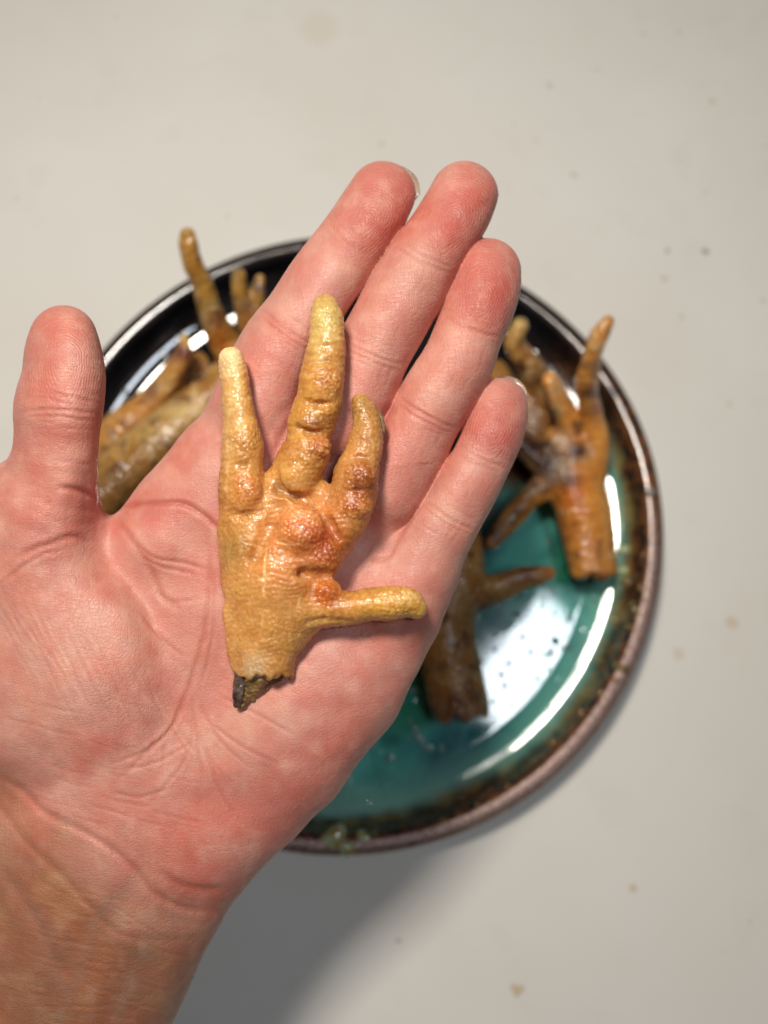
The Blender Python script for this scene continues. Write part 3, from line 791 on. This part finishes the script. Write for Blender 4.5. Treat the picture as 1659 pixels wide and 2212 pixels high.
# ------------------------------------------------------------------ dried feet
def colour_foot(V, base, spots, seed, blot=False):
    U, Wv = V[:, 0], V[:, 1]
    C = np.tile(base, (len(V), 1))
    def blend(col, k):
        nonlocal C
        k = np.clip(k, 0, 1)[:, None]; C = C * (1 - k) + col * k
    n1 = vnoise(V, 60, seed); n2 = vnoise(V, 26, seed + 1); n3 = vnoise(V, 11, seed + 2)
    blend(lin(150, 92, 36), np.clip(n1, 0, 1) * 0.5)
    blend(lin(214, 176, 104), np.clip(-n1, 0, 1) * 0.4 + np.clip(n2, 0, 1) * 0.25)
    if blot:
        m1 = vnoise(V, 24, seed + 30) + 0.6 * vnoise(V, 10, seed + 31); m2 = vnoise(V, 30, seed + 33) + 0.5 * vnoise(V, 12, seed + 34)
        blend(lin(74, 40, 40), np.clip((m1 - 0.30) * 2.2, 0, 0.8)); blend(lin(206, 184, 144), np.clip((m2 - 0.35) * 1.6, 0, 0.6))
    for u, v, ru, rv, col, k in spots:
        g = np.exp(-((U - u) / ru) ** 2 - ((Wv - v) / rv) ** 2)
        blend(lin(*col), np.clip(g * (k + 0.35 * k * n2 + 0.2 * n3 * k), 0, 1))
    return C

def held_foot():
    d0 = D_HAND
    f = Field((440, 610, 10), (950, 1500, 260), 2.3)
    # toes
    A = [(499, 776, 118, 27), (503, 800, 120, 31), (511, 850, 124, 33), (518, 900, 126, 36), (523, 960, 124, 45), (523, 1010, 120, 47), (522, 1060, 120, 51), (524, 1120, 114, 50), (530, 1190, 112, 52)]
    B = [(a, b, c, d * 1.08) for a, b, c, d in [(703, 664, 116, 27), (705, 690, 118, 33), (706, 735, 120, 37), (700, 780, 122, 41), (694, 820, 126, 46), (688, 865, 120, 47), (672, 915, 118, 48), (668, 940, 118, 43), (663, 975, 124, 47), (640, 1020, 116, 50), (620, 1090, 104, 52)]]
    Cc = [(779, 868, 112, 18), (788, 892, 114, 26), (793, 922, 116, 32), (790, 955, 118, 37), (781, 990, 122, 41), (768, 1030, 126, 49), (764, 1065, 124, 50), (752, 1105, 120, 52), (715, 1150, 112, 58), (670, 1200, 108, 66)]
    Dd = [(898, 1314, 132, 24), (878, 1302, 134, 33), (845, 1303, 134, 37), (800, 1306, 130, 37), (755, 1314, 124, 37), (710, 1312, 116, 44), (660, 1310, 108, 56)]
    f.chain(A, 6); f.chain(B, 6); f.chain(Cc, 6); f.chain(Dd, 6)
    # sole and leg
    L = [(570, 1470, 104, 64), (572, 1400, 104, 72), (582, 1350, 102, 86), (590, 1290, 100, 100), (598, 1230, 100, 108), (600, 1170, 96, 98), (600, 1110, 90, 86)]
    f.chain(L, 18, 0.78)
    f.cone((545, 1250, 96, 68), (530, 1150, 104, 56), 20, .85)
    f.cone((660, 1180, 96, 68), (620, 1330, 92, 70), 20, .8)
    f.cone((515, 1330, 96, 32), (522, 1420, 98, 26), 22, .9)
    # pads
    f.blob((650, 1148, 152), (62, 58, 42), 10)
    f.blob((690, 1205, 138), (48, 45, 34), 18)
    f.blob((600, 1250, 140), (60, 60, 34), 26)
    f.blob((703, 1276, 138), (34, 30, 28), 12)
    f.blob((532, 1055, 150), (34, 42, 26), 6)
    f.blob((526, 950, 150), (26, 44, 19), 6)
    f.blob((690, 964, 152), (27, 25, 25), 4)
    f.blob((706, 824, 156), (32, 38, 20), 5)
    f.blob((708, 700, 138), (22, 26, 16), 8)
    f.blob((778, 1028, 154), (34, 34, 27), 5)
    f.blob((764, 1094, 152), (42, 30, 26), 5)
    f.blob((692, 1070, 112), (24, 36, 28), 16)           # flap between the toes
    f.blob((584, 1052, 112), (16, 40, 24), 7)           # web
    f.blob((640, 1098, 122), (38, 20, 24), 7)
    # folds
    def cut(p, r, h, k=9):
        for i in range(len(p) - 1): f.cone((*p[i], h, r), (*p[i + 1], h, r), k, 1.0, True)
    cut([(590, 1015), (602, 1055), (640, 1074), (672, 1080)], 10, 150, 14)
    cut([(552, 1206), (584, 1140), (600, 1098)], 10, 163, 26)
    cut([(690, 1100), (712, 1130), (728, 1160)], 5, 160, 16)
    cut([(670, 740), (700, 752), (738, 748)], 3, 166, 14)
    cut([(645, 790), (672, 782), (738, 778)], 3, 168, 12)
    cut([(700, 1105), (716, 1140), (730, 1160)], 3.5, 166, 14)
    cut([(632, 922), (664, 932), (712, 934)], 6, 160, 12)
    cut([(655, 866), (690, 874), (732, 872)], 5, 166, 12)
    cut([(492, 1108), (530, 1114), (568, 1104)], 5, 163, 14)
    cut([(500, 1000), (525, 1006), (555, 996)], 3, 168, 12)
    cut([(745, 992), (775, 986), (805, 990)], 2.5, 160, 10)
    cut([(745, 1062), (775, 1060), (800, 1062)], 3, 174, 10)
    cut([(650, 1238), (700, 1246), (732, 1252)], 7, 164, 22)
    cut([(668, 1345), (700, 1338), (760, 1345)], 3, 152, 12)
    f.plane(565, 1462, 0, 1, 4.0)
    V, Q = f.mesh()
    V = smooth(V, Q, 1)
    N = vnormals(V, Q)
    U, Wv, H = V[:, 0], V[:, 1], V[:, 2]
    # real relief: horny scales, bigger on the pads, folds and ragged cut end
    d1, d2 = worley(V + 3 * np.stack([vnoise(V, 30, 1), vnoise(V, 30, 2), vnoise(V, 30, 3)], 1), 8.5, 3)
    e1, e2 = worley(V, 19.0, 9)
    k_ = 0.55 + 0.45 * vnoise(V, 55, 12)
    grain = np.full(len(V), 0.48)
    for pu, pv, pr in ((650, 1140, 70), (776, 1028, 46), (764, 1092, 46), (690, 964, 34), (705, 826, 40), (532, 1055, 40), (703, 1276, 44), (526, 950, 40), (706, 690, 40), (700, 1205, 50), (500, 790, 30), (860, 1300, 50), (690, 880, 44)):
        grain = np.maximum(grain, np.exp(-((U - pu) ** 2 + (Wv - pv) ** 2) / pr ** 2 * 0.8))
    grain = np.clip(grain + 0.22 * vnoise(V, 30, 88), 0.1, 1.0)
    dis = 2.3 * grain * (np.clip(1 - d1 / 0.75, 0, 1)) - 0.4
    wa = Wv + 10 * vnoise(V, 45, 90) + 0.12 * (U - 560)          # soft rows of flat skin on the shank and sole
    dis += (1 - grain) * 0.8 * np.sin(wa / 7.5 * 2 * math.pi / 1.6) * np.clip(0.5 + 1.2 * vnoise(V, 38, 89), 0, 1)
    dis += 0.5 * np.clip(e2 - e1, 0, 0.4)
    dis += vnoise(V, 40, 14) * 2.2 + vnoise(V, 17, 15) * 0.8
    # rings of skin across the toes
    for fg, per in ((A, 19), (B, 21), (Cc, 15), (Dd, 18)):
        dd, t = dist_poly(U, Wv, [q[:2] for q in fg]); tot = sum(math.dist(fg[i][:2], fg[i + 1][:2]) for i in range(len(fg) - 1))
        m = dd < 60
        s = np.sin(t[m] * tot / per * 2 * math.pi + vnoise(V[m], 40, 18) * 3)
        dis[m] += 0.5 * s * np.clip(0.6 + vnoise(V[m], 60, 19), 0, 1)
    # pale dry cracks
    crk = np.zeros(len(V))
    for p in ([(578, 1170), (572, 1230), (570, 1290)], [(560, 1120), (572, 1125), (580, 1122)], [(650, 1248), (646, 1290), (640, 1330)], [(560, 1250), (620, 1244), (668, 1246)],
              [(590, 1168), (630, 1176), (660, 1168)], [(500, 856), (520, 862), (536, 860)], [(516, 880), (520, 940), (518, 1000)], [(494, 950), (492, 1010), (488, 1060)],
              [(570, 1290), (566, 1340), (568, 1390)], [(672, 815), (700, 808), (722, 812)], [(560, 1315), (600, 1322), (650, 1312)], [(500, 1160), (530, 1172), (560, 1180)]):
        c = curve(p, 5); dd, t = dist_poly(U + 2 * vnoise(V, 9, 40), Wv, c)
        g = np.exp(-(dd / 2.4) ** 2) * np.clip(vnoise(V, 22, 41) * 2 + 0.25, 0, 1); crk = np.maximum(crk, g)
        dis -= 1.6 * g
    rag = np.clip((Wv - 1455) / 45, 0, 1)
    dis += rag * (vnoise(V, 13, 50) * 3 + vnoise(V, 6, 51) * 2)
    rough_pad = np.exp(-((U - 650) / 42) ** 2 - ((Wv - 1108 - 0.35 * (U - 650)) / 15) ** 2) + np.exp(-((U - 700) / 22) ** 2 - ((Wv - 970) / 24) ** 2)
    dis += rough_pad * (vnoise(V, 5, 60) * 2.5 + vnoise(V, 9, 61) * 2)
    Wt = V + N * dis[:, None]
    spots = [(500, 770, 34, 40, (222, 208, 170), 1.0), (503, 880, 22, 100, (220, 196, 146), .55), (704, 670, 40, 60, (196, 176, 116), .85), (688, 740, 22, 70, (214, 194, 130), .6), (690, 850, 40, 60, (206, 156, 70), .4),
             (780, 890, 26, 46, (140, 112, 68), .8), (826, 930, 14, 40, (120, 112, 100), .5), (705, 830, 34, 40, (186, 120, 66), .5), (694, 962, 30, 34, (176, 96, 52), .75),
             (672, 912, 36, 14, (120, 60, 26), .55), (640, 870, 30, 80, (200, 156, 66), .4), (780, 1035, 36, 48, (142, 60, 34), .9), (762, 1092, 44, 32, (176, 96, 56), .7),
             (650, 1130, 66, 46, (210, 124, 80), .8), (700, 1175, 46, 50, (164, 66, 32), .85), (660, 1195, 90, 60, (196, 106, 56), .55), (704, 1280, 34, 32, (200, 92, 34), .75),
             (535, 1060, 34, 40, (190, 108, 54), .65), (510, 1190, 40, 34, (134, 104, 56), .6), (600, 1230, 70, 60, (214, 146, 88), .5), (520, 1300, 50, 90, (198, 148, 86), .5),
             (840, 1305, 80, 30, (216, 168, 70), .6), (905, 1320, 26, 24, (196, 160, 80), .7), (870, 1292, 40, 14, (226, 204, 150), .5), (590, 1400, 80, 60, (190, 142, 84), .5),
             (548, 1440, 26, 30, (176, 168, 156), .6), (620, 1450, 30, 16, (150, 100, 50), .5), (585, 1060, 16, 34, (212, 160, 96), .5), (610, 1060, 40, 24, (120, 66, 30), .45),
             (520, 830, 24, 60, (206, 160, 84), .4), (690, 1080, 24, 30, (196, 140, 90), .5), (650, 1020, 40, 30, (208, 160, 84), .5)]
    C = colour_foot(V, lin(198, 146, 84), spots, 71)
    cc = np.clip(crk * 0.6, 0, 1)[:, None]; C = C * (1 - cc) + lin(232, 206, 160) * cc
    rp = np.clip(rough_pad * (0.6 + 0.8 * vnoise(V, 6, 66)), 0, 1)[:, None] * 0.6; C = C * (1 - rp) + lin(232, 184, 134) * rp
    tip = (grain * np.clip(1 - d1 / 0.4, 0, 1))[:, None] * 0.45; gap = (grain * np.clip((d1 - 0.45) / 0.3, 0, 1) * 0.26)[:, None]; C = C * (1 - gap * np.array([0.6, 0.85, 1.0])); C = C * (1 - tip) + lin(226, 186, 120) * tip
    Wm = to_room(Wt, d0)
    o = make_obj('chicken_foot', Wm, Q, mat_foot('amber_foot_skin', 1350, 0.65, (0.24, 0.5), True), cols=C, attrs={'grain': grain}, origin=Wm.mean(0))
    tag(o, 'amber dried chicken foot with four toes lying across the open palm', 'chicken foot', None)
    # claw on the right toe
    g = Field((790, 860, 60), (850, 970, 160), 1.6)
    g.chain([(797, 868, 104, 3), (812, 885, 104, 6.5), (822, 905, 104, 8), (826, 928, 104, 7), (822, 950, 106, 4)], 5)
    V, Q = g.mesh(); V = smooth(V, Q, 1); N = vnormals(V, Q); V = V + N * (vnoise(V, 8, 3) * 1.0)[:, None]
    make_obj('claw', to_room(V, d0), Q, mat_simple('claw_horn', lin(160, 132, 88), 0.5, 0.6, 0.00008, 1500, lin(120, 100, 74)), parent=o, origin=to_room(V, d0).mean(0))
    # bone and sinew at the cut
    g = Field((480, 1420, 40), (660, 1560, 160), 1.8)
    g.chain([(521, 1440, 110, 15), (519, 1475, 112, 14), (514, 1505, 112, 12), (512, 1520, 110, 9)], 6)
    V, Q = g.mesh(); V = smooth(V, Q, 1); N = vnormals(V, Q); V = V + N * (vnoise(V, 9, 3) * 2.2 + vnoise(V, 4, 6))[:, None]
    make_obj('sinew', to_room(V, d0), Q, mat_simple('dark_sinew', lin(38, 24, 24), 0.25, 0.0, 0.0002, 700, lin(120, 104, 92)), parent=o, origin=to_room(V, d0).mean(0))
    g = Field((480, 1420, 30), (680, 1560, 160), 1.8)
    g.chain([(560, 1440, 98, 40), (548, 1474, 98, 28), (532, 1504, 98, 15), (522, 1522, 98, 9)], 8)
    g.chain([(604, 1440, 88, 26), (566, 1478, 88, 20)], 8)
    V, Q = g.mesh(); V = smooth(V, Q, 1); N = vnormals(V, Q); V = V + N * (vnoise(V, 14, 3) * 5 + vnoise(V, 6, 6) * 2.4)[:, None]
    make_obj('bone_stub', to_room(V, d0), Q, mat_simple('dried_bone', lin(150, 120, 76), 0.35, 0.4, 0.0003, 700, lin(92, 62, 34)), parent=o, origin=to_room(V, d0).mean(0))
    return o
held_foot()

FOOT2 = mat_foot('brown_foot_skin', 620, 1.3, (0.12, 0.34))
BONE = mat_simple('cut_bone', lin(120, 84, 52), 0.5, 0.2, 0.0004, 600, lin(60, 34, 22))
def plate_foot(label, chains, spots, base, seed, cutend=None, kk=14, grp='dried chicken feet heaped on the plate'):
    """chains of (u, v, radius px, height mm above counter)"""
    d0 = 262.0
    vol = []
    for ch in chains:
        q = []
        for (u, v, r, z) in ch:
            d = depth_at(u, v, z); q.append((u, v, (d0 - d) * F / d0, r))
        vol.append(q)
    a = np.array([n for q in vol for n in q])
    lo = a[:, :3].min(0) - a[:, 3].max() - 14; hi = a[:, :3].max(0) + a[:, 3].max() + 14
    f = Field(lo, hi, 3.4)
    for q in vol: f.chain(q, kk)
    if cutend: f.plane(cutend[0], cutend[1], cutend[3], cutend[4], 5.0, seed)
    V, Q = f.mesh(); V = smooth(V, Q, 1); N = vnormals(V, Q)
    U, Wv = V[:, 0], V[:, 1]
    dis = vnoise(V, 48, seed) * 2.4 + vnoise(V, 15, seed + 1) * 1.2
    for q in vol:
        dd, t = dist_poly(U, Wv, [n[:2] for n in q]); tot = sum(math.dist(q[i][:2], q[i + 1][:2]) for i in range(len(q) - 1))
        m = dd < 60
        dis[m] += 0.5 * np.sin(t[m] * tot / 15 * 2 * math.pi + vnoise(V[m], 40, seed + 3) * 3)
    d1, d2 = worley(V, 13, seed); dis += 0.9 * np.clip(1 - d1 / .7, 0, 1)
    C = colour_foot(V, lin(*base), spots, seed, True)
    if cutend:
        cu, cv, cr = cutend[:3]; g = np.exp(-((U - cu) ** 2 + (Wv - cv) ** 2) / cr ** 2)
        dis += g * (vnoise(V, 20, seed + 6) * 9 + vnoise(V, 9, seed + 7) * 5)
        gg = np.clip(g * (0.8 + 0.5 * vnoise(V, 12, seed + 8)), 0, 1)[:, None] * 0.6; C = C * (1 - gg) + lin(110, 62, 40) * gg
    Wm = to_room(V + N * dis[:, None], d0)
    o = make_obj('chicken_foot', Wm, Q, FOOT2, cols=C, origin=Wm.mean(0))
    tag(o, label, 'chicken foot', grp)
    return o

DK = (60, 34, 40); OR = (190, 110, 30); PL = (196, 170, 120); BR = (112, 66, 36)
plate_foot('golden brown foot at the right of the plate, one banded toe rising over the rim',
    [[(1286, 1262, 50, 16), (1272, 1160, 56, 17), (1260, 1105, 60, 18), (1245, 1040, 62, 20), (1232, 990, 58, 22), (1215, 960, 46, 24)],
     [(1314, 694, 13, 66), (1300, 716, 19, 64), (1283, 752, 21, 60), (1272, 800, 23, 52), (1268, 845, 25, 44), (1277, 895, 25, 34), (1287, 950, 29, 28), (1275, 1010, 40, 23)],
     [(1188, 822, 18, 42), (1205, 862, 24, 38), (1226, 905, 27, 32), (1245, 950, 33, 27), (1245, 1010, 44, 22)],
     [(1062, 1172, 14, 20), (1088, 1142, 20, 20), (1122, 1100, 24, 20), (1155, 1066, 27, 21), (1200, 1040, 38, 20)],
     [(1120, 950, 24, 26), (1160, 990, 30, 25), (1210, 1020, 40, 22)]],
    [(1300, 1060, 40, 120, (206, 150, 70), .6), (1235, 1060, 36, 80, (200, 110, 20), .75), (1290, 800, 24, 20, (80, 36, 38), .95), (1275, 850, 30, 14, (70, 30, 36), 1.0), (1290, 885, 20, 16, (130, 60, 60), .5),
     (1180, 1005, 44, 34, DK, 1.1), (1215, 1000, 24, 24, (176, 162, 146), .8), (1245, 975, 34, 22, DK, .9), (1160, 965, 40, 26, DK, .9), (1228, 1036, 24, 18, DK, .8), (1190, 1032, 30, 18, (150, 132, 120), .7), (1215, 945, 20, 16, (190, 176, 160), .7), (1200, 860, 22, 50, (160, 140, 112), .6), (1130, 960, 36, 34, (58, 28, 26), 1.0),
     (1070, 1160, 30, 30, (64, 34, 34), .7), (1130, 1080, 30, 30, (150, 116, 84), .5), (1290, 1200, 60, 50, (176, 116, 60), .5), (1305, 700, 24, 20, (170, 136, 70), .6)],
    (208, 148, 70), 101, (1287, 1246, 30, 0.0, 1.0))
plate_foot('slim olive brown foot half hidden behind the little finger',
    [[(1124, 704, 18, 44), (1112, 742, 23, 40), (1142, 785, 27, 34), (1165, 830, 34, 26), (1172, 880, 46, 20), (1150, 930, 44, 20)],
     [(1070, 800, 26, 20), (1110, 850, 34, 22), (1160, 900, 44, 20)]],
    [(1125, 700, 22, 26, (176, 150, 84), .7), (1165, 820, 26, 22, DK, .6), (1180, 890, 50, 50, (132, 84, 40), .6), (1140, 940, 40, 40, (84, 48, 34), .6)],
    (150, 112, 60), 131)
plate_foot('dark brown foot on teal glaze by the palm edge, cut leg pointing down',
    [[(1004, 1570, 52, 16), (992, 1520, 64, 17), (976, 1450, 65, 18), (970, 1390, 60, 19), (974, 1330, 54, 20), (992, 1270, 52, 20), (1000, 1200, 46, 20), (985, 1100, 40, 20)],
     [(1186, 1240, 15, 24), (1165, 1243, 22, 24), (1130, 1250, 26, 23), (1090, 1264, 30, 22), (1040, 1282, 36, 20)],
     [(930, 1190, 30, 20), (985, 1260, 44, 19)]],
    [(995, 1530, 60, 40, (90, 48, 34), .7), (970, 1440, 60, 80, (138, 92, 44), .6), (1000, 1340, 40, 60, (86, 62, 38), .5), (1150, 1245, 60, 26, (120, 78, 54), .7), (1195, 1240, 20, 20, (176, 120, 70), .6), (1060, 1300, 40, 30, (80, 44, 40), .6)],
    (170, 128, 74), 151, (995, 1552, 34, 0.1, 1.0))
plate_foot('thick pale olive leg lying between the thumb and the index finger',
    [[(500, 800, 38, 24), (455, 850, 44, 26), (395, 905, 52, 26), (330, 960, 58, 26), (262, 1018, 62, 24), (200, 1080, 64, 22)],
     [(262, 1018, 50, 20), (300, 1080, 50, 18)], [(480, 890, 22, 15), (410, 955, 28, 15), (330, 1035, 34, 15), (280, 1090, 36, 15)]],
    [(400, 885, 90, 24, (206, 184, 130), .7), (330, 940, 90, 24, (196, 170, 110), .5), (300, 1040, 110, 40, (104, 66, 30), .7), (390, 965, 70, 34, (96, 60, 30), .8), (230, 1060, 60, 50, (110, 78, 40), .6)],
    (164, 126, 70), 171)
plate_foot('spotted foot beside the thumb with its small toe tip resting on the plate wall',
    [[(397, 732, 13, 34), (397, 756, 17, 34), (378, 795, 22, 30), (352, 832, 27, 26), (316, 876, 32, 22), (270, 915, 38, 20), (228, 955, 42, 18)],
     [(402, 752, 12, 32), (394, 790, 14, 26), (384, 830, 16, 22), (366, 880, 22, 19), (330, 920, 34, 18)],
     [(424, 790, 28, 16), (432, 850, 38, 15), (400, 900, 38, 15)]],
    [(397, 728, 16, 18, (200, 176, 110), .8), (390, 762, 26, 18, (96, 40, 48), .8), (330, 840, 20, 20, (90, 56, 64), .7), (320, 868, 22, 12, (110, 66, 60), .5), (352, 820, 20, 34, (190, 160, 112), .6),
     (300, 890, 60, 40, (196, 146, 78), .6), (430, 810, 36, 60, (140, 96, 62), .7), (415, 850, 20, 26, (84, 46, 40), .6)],
    (176, 128, 66), 191)
plate_foot('foot whose long ochre toe stands up over the plate rim at the upper left',
    [[(405, 508, 16, 66), (407, 530, 20, 65), (418, 572, 21, 60), (436, 612, 23, 54), (450, 655, 25, 47), (465, 698, 28, 40), (486, 742, 34, 32), (530, 800, 44, 24), (580, 850, 48, 20)],
     [(640, 760, 28, 18), (600, 830, 44, 20)]],
    [(405, 505, 22, 24, (150, 126, 62), .7), (425, 580, 30, 40, (190, 150, 70), .5), (458, 690, 22, 16, (116, 60, 54), .6), (480, 740, 30, 40, (190, 112, 44), .7), (445, 640, 20, 40, (206, 176, 90), .5)],
    (178, 134, 62), 211)
plate_foot('small foot with two short toes against the dark wall behind the index finger',
    [[(515, 596, 15, 40), (518, 628, 19, 36), (530, 668, 24, 30), (552, 720, 34, 22), (600, 770, 40, 18)],
     [(562, 602, 11, 36), (557, 632, 14, 34), (552, 676, 20, 28), (566, 730, 30, 20)]],
    [(514, 592, 20, 20, (140, 118, 66), .7), (530, 665, 24, 22, (92, 50, 48), .8), (540, 700, 30, 26, (150, 86, 50), .6), (520, 630, 16, 24, (184, 150, 76), .6)],
    (166, 128, 60), 231)

S.cycles.use_denoising = True
